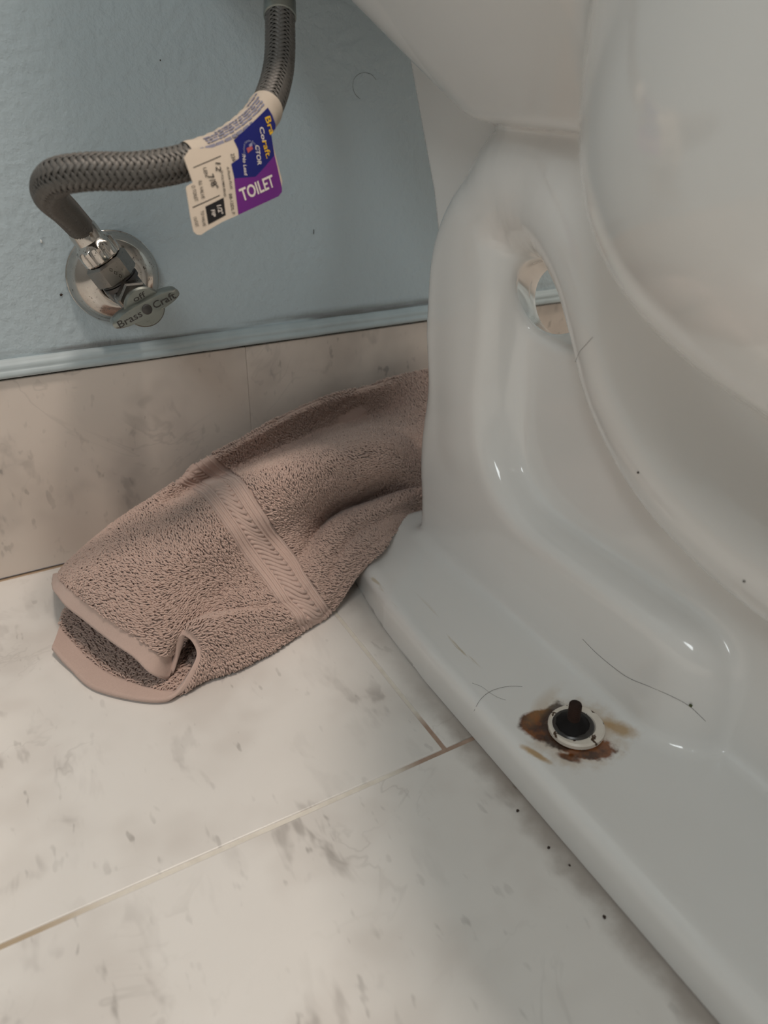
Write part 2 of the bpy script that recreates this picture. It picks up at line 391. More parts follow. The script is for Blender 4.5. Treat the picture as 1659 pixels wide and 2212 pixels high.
def surface_nets(Fv, org, h):
    nx, ny, nz = Fv.shape; ins = Fv < 0
    c = [(i, j, k) for i in (0, 1) for j in (0, 1) for k in (0, 1)]
    sl = lambda a, o: a[o[0]:nx - 1 + o[0], o[1]:ny - 1 + o[1], o[2]:nz - 1 + o[2]]
    cnt = np.zeros((nx - 1, ny - 1, nz - 1), np.uint8)
    for o in c: cnt += sl(ins, o)
    act = (cnt > 0) & (cnt < 8); idx = np.argwhere(act)
    num = np.full(act.shape, -1, np.int32); num[act] = np.arange(len(idx), dtype=np.int32)
    vals = np.stack([Fv[idx[:, 0] + o[0], idx[:, 1] + o[1], idx[:, 2] + o[2]] for o in c], 1)
    acc = np.zeros((len(idx), 3)); n = np.zeros(len(idx))
    for a in range(8):
        for b in range(a + 1, 8):
            if sum(abs(c[a][i] - c[b][i]) for i in range(3)) != 1: continue
            va, vb = vals[:, a], vals[:, b]; m = (va < 0) != (vb < 0)
            t = np.where(m, va / np.where(m, va - vb, 1), 0)[:, None]
            acc += np.where(m[:, None], np.array(c[a]) * (1 - t) + np.array(c[b]) * t, 0); n += m
    V = (idx + acc / n[:, None]) * h + np.array(org)
    Q = []
    for ax in range(3):
        o1, o2 = [(1, 2), (2, 0), (0, 1)][ax]
        s0 = [slice(1, None)] * 3; s0[ax] = slice(0, -1); s1 = [slice(1, None)] * 3; s1[ax] = slice(1, None)
        # edges from grid node (i,j,k) to +ax
        A = ins[tuple(s0)]; B = ins[tuple(s1)]
        for sgn in (0, 1):
            e = np.argwhere((A & ~B) if sgn == 0 else (~A & B))
            if not len(e): continue
            p = e.copy(); p[:, o1] += 1; p[:, o2] += 1
            lim = np.array(act.shape); ok = (p < lim).all(1); p = p[ok]
            def at(d1, d2):
                r = p.copy(); r[:, o1] -= d1; r[:, o2] -= d2; return num[r[:, 0], r[:, 1], r[:, 2]]
            q4 = np.stack([at(1, 1), at(0, 1), at(0, 0), at(1, 0)], 1)
            Q.append(q4 if sgn == 0 else q4[:, ::-1])
    Q = np.vstack(Q); return V, Q[(Q >= 0).all(1)]
hg = .0024
wg = np.arange(-.19, .19, hg).astype(np.float32)
yg = np.arange(-.195, .53, hg).astype(np.float32); zg = np.arange(-.005, .436, hg).astype(np.float32)
full = tsdf(wg[:, None, None], yg[None, :, None], zg[None, None, :])
V, Q = surface_nets(full, (wg[0], yg[0], zg[0]), hg)
def ts(P): return tsdf(P[:, 0].astype(np.float32), P[:, 1].astype(np.float32), P[:, 2].astype(np.float32)).astype(np.float64)
def tgrad(P, e=.0008):
    g = np.stack([ts(P + np.eye(3)[i] * e) - ts(P - np.eye(3)[i] * e) for i in range(3)], 1); return g / (2 * e)
for _ in range(2):
    g = tgrad(V); gl = np.maximum((g ** 2).sum(1), .05); stp = (ts(V) / gl)[:, None] * g
    ln = np.linalg.norm(stp, axis=1)[:, None]; V = V - stp * np.minimum(1, .0012 / np.maximum(ln, 1e-9))
N = tgrad(V, .0012); N /= np.maximum(np.linalg.norm(N, axis=1), 1e-9)[:, None]
V[:, 2] = np.maximum(V[:, 2], 0.0002)
toilet = empty('toilet', (XC, .2, 0), 'white glazed ceramic toilet with an exposed trapway, its foot standing on the marble floor', 'toilet')
pot = mesh('bowl_and_pedestal', V + np.array((XC, 0, 0)), Q, MAT['ceramic'], toilet)
pot.data.normals_split_custom_set_from_vertices([tuple(n) for n in N])
# tank, lid and seat stand above the picture but shade what is in it
tk = bm_box((XC - .205, .365, .425), (XC + .205, W - .012, .745), .03, 4)
for v in tk.verts:
    f = (.745 - v.co.z) / .32; v.co.x = XC + (v.co.x - XC) * (1 - .10 * f); v.co.y = (W - .012) + (v.co.y - (W - .012)) * (1 - .08 * f)
from_bm('tank', tk, MAT['ceramic'], toilet, smooth=True)
from_bm('tank_lid', bm_box((XC - .215, .352, .746), (XC + .215, W - .008, .782), .012, 4), MAT['ceramic'], toilet, smooth=True)
def oval(name, a, b, cy, z0, z1, mat):
    pr = [(z0, .94), (z0 + .004, .99), ((z0 + z1) / 2, 1), (z1 - .004, .985), (z1, .93)]; VV = []; FF = []; n = 64
    for z, s in pr:
        for k in range(n):
            th = 2 * math.pi * k / n; VV.append((XC + a * s * math.cos(th), cy + b * s * math.sin(th), z))
    for i in range(len(pr) - 1):
        for k in range(n): FF.append((i * n + k, i * n + (k + 1) % n, (i + 1) * n + (k + 1) % n, (i + 1) * n + k))
    FF.append(tuple(range(n))[::-1]); FF.append(tuple((len(pr) - 1) * n + k for k in range(n)))
    return mesh(name, VV, FF, mat, toilet)
oval('seat', .182, .225, .045, .400, .418, MAT['white']); oval('seat_lid', .184, .228, .046, .4195, .438, MAT['white'])
# ---------------------------------------------------------------- the towel: one sheet, folded back under itself
TOWEL=[
[(0.0140,0.5300,0.0040),(0.0120,0.5030,0.0160),(0.0107,0.4700,0.0292),(0.0163,0.4393,0.0340),(0.0242,0.4187,0.0340),(0.0342,0.3923,0.0320),(0.0429,0.3773,0.0280),(0.0498,0.3697,0.0180),(0.0598,0.3737,0.0070),(0.0661,0.3768,0.0170),(0.0707,0.3784,0.0340),(0.0781,0.3733,0.0300),(0.0766,0.3675,0.0180),(0.0519,0.3590,0.0030),(0.0190,0.3871,0.0030),(0.0070,0.4158,0.0040),(0.0001,0.4369,0.0080)],
[(0.0380,0.5320,0.0040),(0.0320,0.5080,0.0280),(0.0268,0.4750,0.0431),(0.0329,0.4381,0.0560),(0.0409,0.4123,0.0570),(0.0505,0.3943,0.0530),(0.0604,0.3809,0.0460),(0.0684,0.3775,0.0370),(0.0776,0.3890,0.0290),(0.0815,0.3859,0.0320),(0.0852,0.3763,0.0400),(0.0904,0.3704,0.0330),(0.0880,0.3674,0.0180),(0.0750,0.3676,0.0030),(0.0500,0.4100,0.0030),(0.0360,0.4500,0.0040),(0.0260,0.4900,0.0080)],
[(0.0780,0.5350,0.0040),(0.0760,0.5180,0.0450),(0.0688,0.4780,0.0667),(0.0747,0.4537,0.0713),(0.0797,0.4295,0.0740),(0.0855,0.4090,0.0679),(0.0926,0.4029,0.0530),(0.1012,0.4001,0.0380),(0.1062,0.3901,0.0322),(0.1103,0.3865,0.0313),(0.1128,0.3783,0.0322),(0.1150,0.3747,0.0235),(0.1141,0.3716,0.0140),(0.1119,0.3705,0.0030),(0.1000,0.4200,0.0030),(0.0900,0.4550,0.0040),(0.0800,0.4850,0.0080)],
[(0.1260,0.5380,0.0040),(0.1240,0.5280,0.0500),(0.1163,0.5080,0.0736),(0.1288,0.5117,0.0620),(0.1219,0.4490,0.0870),(0.1258,0.4243,0.0766),(0.1350,0.4179,0.0550),(0.1428,0.4054,0.0400),(0.1458,0.3900,0.0331),(0.1485,0.3859,0.0270),(0.1518,0.3813,0.0226),(0.1545,0.3784,0.0180),(0.1580,0.3822,0.0100),(0.1609,0.3860,0.0030),(0.1500,0.4200,0.0030),(0.1400,0.4550,0.0040),(0.1300,0.4850,0.0080)],
[(0.1450,0.5380,0.0040),(0.1450,0.5320,0.0600),(0.1346,0.5120,0.0822),(0.1492,0.5167,0.0630),(0.1387,0.4483,0.0905),(0.1431,0.4261,0.0783),(0.1558,0.4274,0.0520),(0.1635,0.4134,0.0380),(0.1649,0.3968,0.0322),(0.1674,0.3925,0.0261),(0.1699,0.3882,0.0200),(0.1725,0.3863,0.0150),(0.1759,0.3892,0.0090),(0.1797,0.3928,0.0030),(0.1800,0.4300,0.0030),(0.1700,0.4600,0.0040),(0.1600,0.4900,0.0080)],
[(0.2200,0.5400,0.0040),(0.2200,0.5380,0.0700),(0.2254,0.5220,0.1080),(0.2410,0.5353,0.0740),(0.2060,0.4504,0.0983),(0.2056,0.4396,0.0861),(0.2128,0.4509,0.0600),(0.2182,0.4647,0.0340),(0.2053,0.4326,0.0470),(0.2029,0.4198,0.0478),(0.2070,0.4151,0.0383),(0.2056,0.4034,0.0365),(0.2085,0.4023,0.0310),(0.2124,0.4024,0.0260),(0.2300,0.4500,0.0030),(0.2200,0.4700,0.0040),(0.2100,0.5000,0.0080)],
[(0.2850,0.5410,0.0040),(0.2870,0.5390,0.0800),(0.2869,0.5250,0.1139),(0.3001,0.5355,0.0800),(0.2581,0.4563,0.0983),(0.2531,0.4431,0.0853),(0.2641,0.4616,0.0580),(0.2713,0.4775,0.0320),(0.2488,0.4415,0.0505),(0.2405,0.4302,0.0522),(0.2400,0.4274,0.0435),(0.2332,0.4137,0.0425),(0.2324,0.4092,0.0395),(0.2327,0.4068,0.0370),(0.2620,0.4640,0.0360),(0.2580,0.4800,0.0200),(0.2500,0.5000,0.0080)],
[(0.3400,0.5410,0.0040),(0.3400,0.5390,0.0800),(0.3448,0.5250,0.1181),(0.3327,0.5000,0.0958),(0.3177,0.4750,0.0827),(0.3076,0.4580,0.0708),(0.3071,0.4560,0.0590),(0.3118,0.4620,0.0442),(0.3082,0.4600,0.0438),(0.3048,0.4580,0.0412),(0.3065,0.4610,0.0281),(0.3050,0.4610,0.0216),(0.3030,0.4620,0.0180),(0.3000,0.4630,0.0164),(0.2900,0.4720,0.0200),(0.2900,0.4800,0.0100),(0.2850,0.5000,0.0080)],
[(0.4100,0.5410,0.0040),(0.4100,0.5390,0.0700),(0.4100,0.5250,0.1100),(0.4100,0.5050,0.1000),(0.4100,0.4850,0.1000),(0.4100,0.4680,0.0900),(0.4100,0.4640,0.0700),(0.4100,0.4660,0.0550),(0.4100,0.4620,0.0500),(0.4100,0.4660,0.0400),(0.4100,0.4670,0.0300),(0.4100,0.4680,0.0200),(0.4100,0.4690,0.0100),(0.4100,0.4710,0.0040),(0.4000,0.4750,0.0030),(0.4000,0.4900,0.0040),(0.4000,0.5100,0.0080)],
]
TG = np.array(TOWEL)                                 # stations along the towel x points across it
def cr_eval(P, t):
    """Catmull-Rom along axis 0 at parameters t"""
    n = len(P); t = np.clip(np.asarray(t, float), 0, n - 1 - 1e-6); i = t.astype(int); f = (t - i).reshape((-1,) + (1,) * (P.ndim - 1))
    Q = np.concatenate([(2 * P[0] - P[1])[None], P, (2 * P[-1] - P[-2])[None]]); a, b, c, d = Q[i], Q[i + 1], Q[i + 2], Q[i + 3]
    return .5 * (2 * b + (c - a) * f + (2 * a - 5 * b + 4 * c - d) * f * f + (3 * b - a - 3 * c + d) * f ** 3)
def vnoise(P, sc, seed):
    P = np.asarray(P) * sc; r = np.random.RandomState(seed); out = np.zeros(len(P))
    for _ in range(6):
        k = r.normal(0, 1, 3); k = k / np.linalg.norm(k) * r.uniform(.6, 1.5); out += np.sin(P @ k + r.uniform(0, 6.28))
    return out / 6
NU, NV = 220, 300
ku, kv = TG.shape[:2]
tv = np.linspace(0, kv - 1, NV); tu = np.linspace(0, ku - 1, NU)
A1 = cr_eval(TG, tu)                                   # NU x kv x 3
GRID = np.stack([cr_eval(A1[i], tv) for i in range(NU)])  # NU x NV x 3
def gnormals(G):
    du = np.gradient(G, axis=0); dv = np.gradient(G, axis=1); n = np.cross(dv, du)
    return n / np.maximum(np.linalg.norm(n, axis=2), 1e-9)[..., None]
for _ in range(3):                                     # relax the net a little
    g2 = GRID.copy(); g2[1:-1, 1:-1] = .25 * (GRID[2:, 1:-1] + GRID[:-2, 1:-1] + GRID[1:-1, 2:] + GRID[1:-1, :-2]); GRID = g2
NRM = gnormals(GRID)
wr = vnoise(GRID.reshape(-1, 3), 110, 5).reshape(NU, NV) * .0011 + vnoise(GRID.reshape(-1, 3), 240, 9).reshape(NU, NV) * .0006
GRID = GRID + NRM * wr[..., None]
GRID[..., 2] = np.maximum(GRID[..., 2], .0035); NRM = gnormals(GRID)
TKEEP = NU
def gpt(u, v, off=0.):
    """surface point for station parameter u and cross parameter v"""
    fu = np.clip(u / (ku - 1) * (NU - 1), 0, NU - 1.001); fv = np.clip(v / (kv - 1) * (NV - 1), 0, NV - 1.001)
    i, j = fu.astype(int), fv.astype(int); a, b = (fu - i)[..., None], (fv - j)[..., None]
    L = lambda X: (X[i, j] * (1 - a) + X[i + 1, j] * a) * (1 - b) + (X[i, j + 1] * (1 - a) + X[i + 1, j + 1] * a) * b
    p, n = L(GRID), L(NRM); n = n / np.linalg.norm(n, axis=-1, keepdims=True); return p + n * (off[..., None] if isinstance(off, np.ndarray) else off), n
def shell(U, Vp, th):
    """closed sheet of thickness th over parameter grids"""
    P1, _ = gpt(U, Vp, th / 2); P0, _ = gpt(U, Vp, -th / 2); a, b = U.shape; N = a * b
    V = np.vstack([P1.reshape(-1, 3), P0.reshape(-1, 3)]); id_ = np.arange(N).reshape(a, b)
    q = np.stack([id_[:-1, :-1], id_[:-1, 1:], id_[1:, 1:], id_[1:, :-1]], -1).reshape(-1, 4)
    rim = np.concatenate([id_[0, :], id_[1:, -1], id_[-1, :-1][::-1], id_[1:-1, 0][::-1]])
    rn = np.roll(rim, -1); s = np.stack([rn, rim, rim + N, rn + N], 1)
    return V, np.vstack([q, q[:, ::-1] + N, s])
def mat_towel(name, lo, hi, weave):
    t = NT(name); p = t.coord('Position'); n = t.noise(p, 30., 4); f = t.noise(p, 900., 2)
    c = t.mix(n, lo, hi); c = t.mix(t.math('MULTIPLY', f, .25), c, srgb(150, 120, 108))
    t.b.inputs['Sheen Weight'].default_value = .25; t.b.inputs['Sheen Roughness'].default_value = .6
    if weave:
        w = t.n('ShaderNodeTexChecker'); t.l(p, w.inputs[0]); w.inputs['Scale'].default_value = 1500
        t.bump(t.math('ADD', f, w.outputs['Fac']), .3, .0004)
    return t.out(c, .95, 0, .1)
MT = mat_towel('beige_terry_cotton', srgb(199, 173, 161), srgb(212, 186, 174), False)
MTW = mat_towel('beige_woven_cotton', srgb(198, 173, 162), srgb(210, 185, 174), True)
towel = empty('towel', (.14, .45, 0), 'crumpled beige terry towel on the floor, tucked between marble skirting and toilet', 'towel')
hemw = lambda v: np.interp(v, [0, 8, 12, 16], [.46, .46, .36, .33])
HEM = .33
U, Vp = np.meshgrid(np.linspace(0, 1, 150), np.linspace(0, kv - 1, 240), indexing='ij'); U = hemw(Vp) + U * (ku - 1 - hemw(Vp))
V, Fq = shell(U, Vp, .0016); mesh('cloth', V, Fq, MT, towel)
# flat woven hem, folded double
U, Vp = np.meshgrid(np.linspace(0, 1, 8), np.linspace(0, kv - 1, 420), indexing='ij'); U = U * (hemw(Vp) + .03)
V, Fq = shell(U, Vp, .0030)
tag(mesh('hem', V, Fq, MTW, towel), 'flat woven hem folded double along the short edge')
# woven dobby band: two cords either side of slanted ribs
BU0, BU1 = 2.82, 4.12
U, Vp = np.meshgrid(np.linspace(BU0, BU1, 16), np.linspace(0, 13.0, 260), indexing='ij')
V, Fq = shell(U, Vp, .0038); bandp = mesh('woven_band', V, Fq, MTW, towel); tag(bandp, 'flat woven herringbone band across the towel')
arc = np.r_[0, np.cumsum(np.linalg.norm(np.diff(gpt(np.full(1301, 3.5), np.linspace(0, 13, 1301))[0], axis=0), axis=1))]
a2v = lambda s: np.interp(s, arc, np.linspace(0, 13, 1301))
RV, RF = [], []; nv = 0
def add_tube(P, r, n=6):
    global nv
    v, f = tube(P, r, n); RV.extend(v); RF.extend([tuple(i + nv for i in q) for q in f]); nv += len(v)
step = .0050; nr = int(arc[-1] / step)
for k in range(nr):
    s = k * step; e = np.linspace(0, 1, 7)
    add_tube(gpt(3.12 + e * .72, a2v(s + .013 * (e - .5)), np.full(7, .0019))[0], .0016, 6)
for u_ in (2.88, 2.97, 3.07, 3.89, 3.98, 4.07):
    vv = np.linspace(0, 13, 240); add_tube(gpt(np.full(240, u_), vv, np.full(240, .0019))[0], .0009, 6)
tag(mesh('band_ribs', RV, RF, MTW, bandp), kind='stuff')
# terry loops, both faces
r_ = np.random.RandomState(11)
du = np.linalg.norm(np.diff(GRID, axis=0)[:, :-1], axis=2); dv = np.linalg.norm(np.diff(GRID, axis=1)[:-1], axis=2)
ar = (du * dv).ravel(); ar /= ar.sum(); total = (du * dv).sum()
def loops(cand, vox, side, vlo, vhi, uhi=7.4, seed=1):
    r_ = np.random.RandomState(seed)
    c = r_.choice(len(ar), cand, p=ar); i, j = np.divmod(c, NV - 1)
    u = (i + r_.rand(len(c))) / (NU - 1) * (ku - 1); v = (j + r_.rand(len(c))) / (NV - 1) * (kv - 1)
    ok = (u > hemw(v) + .02) & (u < uhi) & (v > vlo) & (v < vhi) & ~((u > BU0 - .02) & (u < BU1 + .02) & (v < 13.05)); u, v = u[ok], v[ok]
    p, n = gpt(u, v)
    # one loop to each small cell keeps the rows even
    k = np.floor(p / vox).astype(np.int64); k = (k[:, 0] * 4001 + k[:, 1]) * 4001 + k[:, 2] + (n[:, 2] > 0) * 10 ** 12
    _, first = np.unique(k, return_index=True); u, v, p, n = u[first], v[first], p[first], n[first] * side
    # combing direction of the pile drifts over the cloth
    e = 1e-2; t1 = gpt(u, v + e)[0] - gpt(u, v - e)[0]; t1 /= np.maximum(np.linalg.norm(t1, axis=1), 1e-9)[:, None]; t2 = np.cross(n, t1)
    th = 1.5 * vnoise(p, 70, 21) + 1.4 * vnoise(p, 28, 22) + r_.normal(0, .28, len(p)) + .7
    d = t1 * np.cos(th)[:, None] + t2 * np.sin(th)[:, None]; s_ = np.cross(n, d)
    L = r_.uniform(.0011, .0017, len(p)); H = r_.uniform(.0019, .0032, len(p)); W_ = r_.uniform(.00052, .00068, len(p))
    VV = []
    for (x, z, w) in [(-.95, .1, .8), (-.5, 1., 1.), (.55, 1.1, 1.), (1.1, .25, .8)]:
        c0 = p + d * (L * x)[:, None] + n * (H * z * .8 + .0003)[:, None]
        for (a, b) in ((1, -.25), (0, .85), (-1, -.25)):
            VV.append(c0 + s_ * (W_ * w * a)[:, None] + n * (W_ * w * b)[:, None] + d * (W_ * w * b * (-.6 if x < 0 else .6))[:, None])
    VV = np.stack(VV, 1); nn = len(p)
    f = np.array([(k * 3 + m, k * 3 + (m + 1) % 3, k * 3 + 3 + (m + 1) % 3, k * 3 + 3 + m) for k in range(3) for m in range(3)])
    if side > 0: f = f[:, ::-1]
    return VV.reshape(-1, 3), (f[None] + (np.arange(nn) * 12)[:, None, None]).reshape(-1, 4)
Va, Fa = loops(330000, .00128, 1, .8, 13.6, seed=3); Vb, Fb = loops(60000, .0013, -1, 9.0, 16.0, uhi=2.2, seed=4)
Vc, Fc = loops(14000, .0013, -1, 0, 9.0, uhi=1.2, seed=5)
Vt = np.vstack([Va, Vb, Vc]); Ft = np.vstack([Fa, Fb + len(Va), Fc + len(Va) + len(Vb)])
Vt[:, 2] = np.maximum(Vt[:, 2], .0006)
tag(mesh('terry_loops', Vt, Ft, MT, towel), 'looped terry pile', kind='stuff')
# ---------------------------------------------------------------- stop valve on the wall
def mat_chrome(name, lo, hi, rough, spots):
    t = NT(name); p = t.coord('Object'); n = t.noise(p, 70., 4)
    sp = t.math('MULTIPLY', t.step(t.noise(p, 520., 2), .63, .70), t.step(t.noise(p, 60., 2), .42, .6))
    c = t.mix(n, lo, hi); c = t.mix(t.math('MULTIPLY', sp, spots), c, srgb(40, 34, 28))
    return t.out(c, t.step(n, .2, .8, rough * .7, rough * 1.5), t.math('SUBTRACT', 1., t.math('MULTIPLY', sp, spots)))
M_CHR = mat_chrome('spotted_chrome', srgb(178, 172, 166), srgb(205, 200, 194), .13, .9)
M_NICK = mat_chrome('dull_nickel', srgb(118, 114, 110), srgb(160, 155, 149), .26, .5)
M_DARK = mat_chrome('dark_metal', srgb(64, 63, 63), srgb(98, 96, 95), .35, .4)
M_STEEL = mat_chrome('pressed_steel', srgb(128, 132, 128), srgb(160, 164, 158), .33, .2)
EC = np.array((.0967, W + .003, .2165)); AX = np.array((0, -1., 0))
OD = np.array((-.49, 0, .872)); OD /= np.linalg.norm(OD); BP = np.array((.0967, W - .045, .2165))
valve = empty('stop_valve', tuple(EC), 'chrome water stop valve with lever handle and round plate on the blue wall', 'valve')
v, f = lathe([(0, .0312), (.0012, .0312), (.0018, .0304), (.0042, .0300), (.0085, .0280), (.0130, .0235), (.0158, .0180), (.0166, .0140), (.0160, .0118), (.012, .0105)], EC, AX, 72)
tag(auto_smooth(mesh('wall_plate', v, f[:-1], M_CHR, valve), 50), 'domed chrome wall plate speckled with rust')
def vpart(name, prof, o, d, mat, n=40, parent=valve, ang=35):
    v, f = lathe(prof, o, d, n); return auto_smooth(mesh(name, v, f, mat, parent), ang)
vpart('inlet_pipe', [(0, .0080), (.030, .0080)], EC, AX, M_NICK)
vpart('valve_body', [(.020, .0105), (.021, .0120), (.032, .0120), (.0335, .0112), (.0335, .0106), (.056, .0106), (.058, .0098)], EC, AX, M_NICK)
vpart('outlet_neck', [(.0, .0108), (.007, .0108), (.0074, .0122), (.0098, .0122), (.0102, .0112), (.0112, .0112)], BP, OD, M_DARK)
cd_ = np.array((-.15, -.95, .25)); cd_ = cd_ - OD * (cd_ @ OD); cd_ /= np.linalg.norm(cd_); side_ = np.cross(OD, cd_)
V, F = [], []
for t_, r_h in ((.0112, .0132), (.0122, .0142), (.0235, .0142), (.0250, .0126)):
    for k in range(6): a = math.pi / 6 + k * math.pi / 3; V.append(BP + OD * t_ + (cd_ * math.cos(a) + side_ * math.sin(a)) * r_h)
F = [(i * 6 + k, i * 6 + (k + 1) % 6, i * 6 + 6 + (k + 1) % 6, i * 6 + 6 + k) for i in range(3) for k in range(6)] + [tuple(range(6))[::-1], tuple(range(18, 24))]
hexn = mesh('outlet_hexagon', V, F, M_NICK, valve, smooth=False)
vpart('outlet_thread', [(.024, .0092), (.029, .0092)], BP, OD, M_DARK)
vpart('bonnet_nut', [(.056, .0100), (.0575, .0112), (.0665, .0112), (.068, .0100)], EC, AX, M_NICK, 6, ang=20)
vpart('stem', [(.066, .0062), (.080, .0058)], EC, AX, M_NICK)
HB = EC + AX * .0800
hd_ = vpart('handle', [(0, .0075), (.002, .0098), (.0055, .0118), (.0085, .0122), (.0098, .0112)], HB, AX, M_STEEL, 40)
LD = np.array((.93, 0, .37)); LD /= np.linalg.norm(LD); LU = np.cross(LD, AX); LU = LU if LU[2] > 0 else -LU
def lever():
    out = []; n = 40
    for t, s in ((.0030, .86), (.0045, 1.), (.0125, 1.), (.0140, .9)):
        for k in range(n):
            a = 2 * math.pi * k / n; c, s_ = math.cos(a), math.sin(a)
            x = .0222 * math.copysign(abs(c) ** .75, c); y = .0050 * math.copysign(abs(s_) ** .62, s_) * (1 - .22 * abs(c) ** 3)
            out.append(HB + AX * t + (LD * x + LU * y) * (s if abs(c) < 2 else 1))
    F = [(i * n + k, i * n + (k + 1) % n, (i + 1) * n + (k + 1) % n, (i + 1) * n + k) for i in range(3) for k in range(n)]
    return out, F + [tuple(range(n))[::-1], tuple(3 * n + k for k in range(n))]
v, f = lever(); auto_smooth(mesh('lever_wing', v, f, M_STEEL, hd_), 40)
auto_smooth(mesh('screw', *lathe([(.0138, .0030), (.0146, .0030), (.0150, .0024)], HB, AX, 24), M_DARK, hd_), 40)
def text_verts(s, bold=0.):
    cu = bpy.data.curves.new('txt', 'FONT'); cu.body = s; cu.size = 1; cu.offset = bold; cu.resolution_u = 3; cu.fill_mode = 'FRONT'
    o = bpy.data.objects.new('txt', cu); COL.objects.link(o)
    me = bpy.data.meshes.new_from_object(o.evaluated_get(bpy.context.evaluated_depsgraph_get()))
    V = np.array([v.co[:] for v in me.vertices]); F = [tuple(p.vertices) for p in me.polygons]
    bpy.data.objects.remove(o); bpy.data.curves.remove(cu); bpy.data.meshes.remove(me)
    V[:, 0] -= V[:, 0].min(); V[:, 0] /= V[:, 0].max(); cap = .70; V[:, 1] /= cap; return V, F
for s, x0, x1, y0, hgt in (('Brass', -.0195, -.0040, -.0022, .0042), ('Craft', .0042, .0190, -.0020, .0042)):
    T, F = text_verts(s, .01)
    P = [HB + AX * .01415 + LD * (x0 + t[0] * (x1 - x0)) + LU * (y0 + t[1] * hgt) for t in T]
    mesh('lettering', P, F, M_DARK, hd_, smooth=False)
T, F = text_verts('off', .01)
mesh('lettering', [HB + AX * .0099 + LD * (-.0040 + t[0] * .008) + LU * (.0058 + t[1] * .0032) for t in T], F, M_DARK, hd_, smooth=False)
# three raised diamonds stamped on the hexagon's front flat
d_, u_, v_ = frame(OD); fn, ft = cd_, side_; fc = BP + OD * .0178 + fn * (.0142 * math.cos(math.pi / 6) + .0001)
for k in (-1, 0, 1):
    c = fc + OD * (-k * .0030) + ft * (k * .0012); P = []
    for rr, hh in ((.0014, 0), (.0009, 0)):
        for a in range(4):
            P.append(c + (OD * math.cos(a * math.pi / 2) + ft * math.sin(a * math.pi / 2) * .75) * rr)
    mesh('diamond_mark', P, [(i, (i + 1) % 4, 4 + (i + 1) % 4, 4 + i) for i in range(4)], MAT['gap'], hexn, smooth=False)
# ---------------------------------------------------------------- braided supply hose
HOSE = [(.1925, .4620, .4030), (.1905, .4580, .3860), (0.1885, 0.4530, 0.3710), (0.1752, 0.4266, 0.3423), (0.1544, 0.4008, 0.3216), (0.1296, 0.3851, 0.3087), (0.1066, 0.3785, 0.3029), (0.0844, 0.3764, 0.3003), (0.0633, 0.3829, 0.2999), (0.0508, 0.3958, 0.2964), (0.0497, 0.4206, 0.2867), (0.0630, 0.4730, 0.2710), tuple(BP + OD * .046), tuple(BP + OD * .036)]
HP, HS = resample(catmull(HOSE, 14), .0012); HT, HU, HV = pframes(HP)
HR = .0076
M_BRAID = plain('grey_braid', srgb(100, 97, 93), .45, .1, .5, .25, 300); M_CORE = plain('hose_core', srgb(52, 51, 50), .7)
hose = empty('supply_hose', tuple(HP[-1]), 'grey braided water supply hose bent from the wall valve up to the toilet tank', 'hose')
v, f = tube(HP, HR - .0009, 20); mesh('inner_tube', v, f, M_CORE, hose)
def hpos(s, a, r):
    """point at arc length s, angle a, radius r round the hose"""
    g = lambda X: np.stack([np.interp(s, HS, X[:, k]) for k in range(3)], -1)
    return g(HP) + (g(HU) * np.cos(a)[..., None] + g(HV) * np.sin(a)[..., None]) * np.asarray(r)[..., None]
NC, PITCH = 12, .034
BV, BF = [], []; nb = 0
for sgn in (1, -1):
    for c in range(NC):
        s = np.arange(.001, HS[-1] - .001, .00085); a = sgn * s / PITCH * 2 * math.pi + 2 * math.pi * c / NC
        # crossings with the other family: two over, two under
        ph = 2 * c + sgn * 2 * s / PITCH * NC
        lift = np.clip(1.7 * np.sin(ph * math.pi / 2 + math.pi / 4), -1, 1) * sgn
        wdt = 2 * math.pi / NC * .40
        prof = ((-1, -.00025), (-.66, .00012), (-.33, -.0001), (0, .00018), (.33, -.0001), (.66, .00012), (1, -.00025))
        L = []
        for (x, dz) in prof:
            L.append(hpos(s, a + x * wdt, HR + lift * .00050 + dz))
        L = np.stack(L, 1); m = len(s); k = len(prof)
        BV.append(L.reshape(-1, 3)); id_ = np.arange(m * k).reshape(m, k) + nb; nb += m * k
        q = np.stack([id_[:-1, :-1], id_[:-1, 1:], id_[1:, 1:], id_[1:, :-1]], -1).reshape(-1, 4); BF.append(q)
tag(mesh('braid', np.vstack(BV), np.vstack(BF), M_BRAID, hose), 'grey herringbone braid', kind='stuff')
TOPF = np.array(HOSE[2]); TD = HT[int(np.argmin(np.linalg.norm(HP - TOPF, axis=1)))]; TD = -TD
v, f = lathe([(-.0055, .0083), (-.0050, .0089), (.0040, .0088), (.0046, .0084), (.0150, .0084), (.0158, .0092), (.021, .0092)], TOPF, TD, 40)
tag(auto_smooth(mesh('ferrule', v, f, M_STEEL, hose), 35), 'pressed steel ferrule under the tank')
v, f = lathe([(.020, .0110), (.022, .0165), (.044, .0175), (.046, .0150)], TOPF, TD, 8); auto_smooth(mesh('coupling_nut', v, f, MAT['white'], hose), 30)
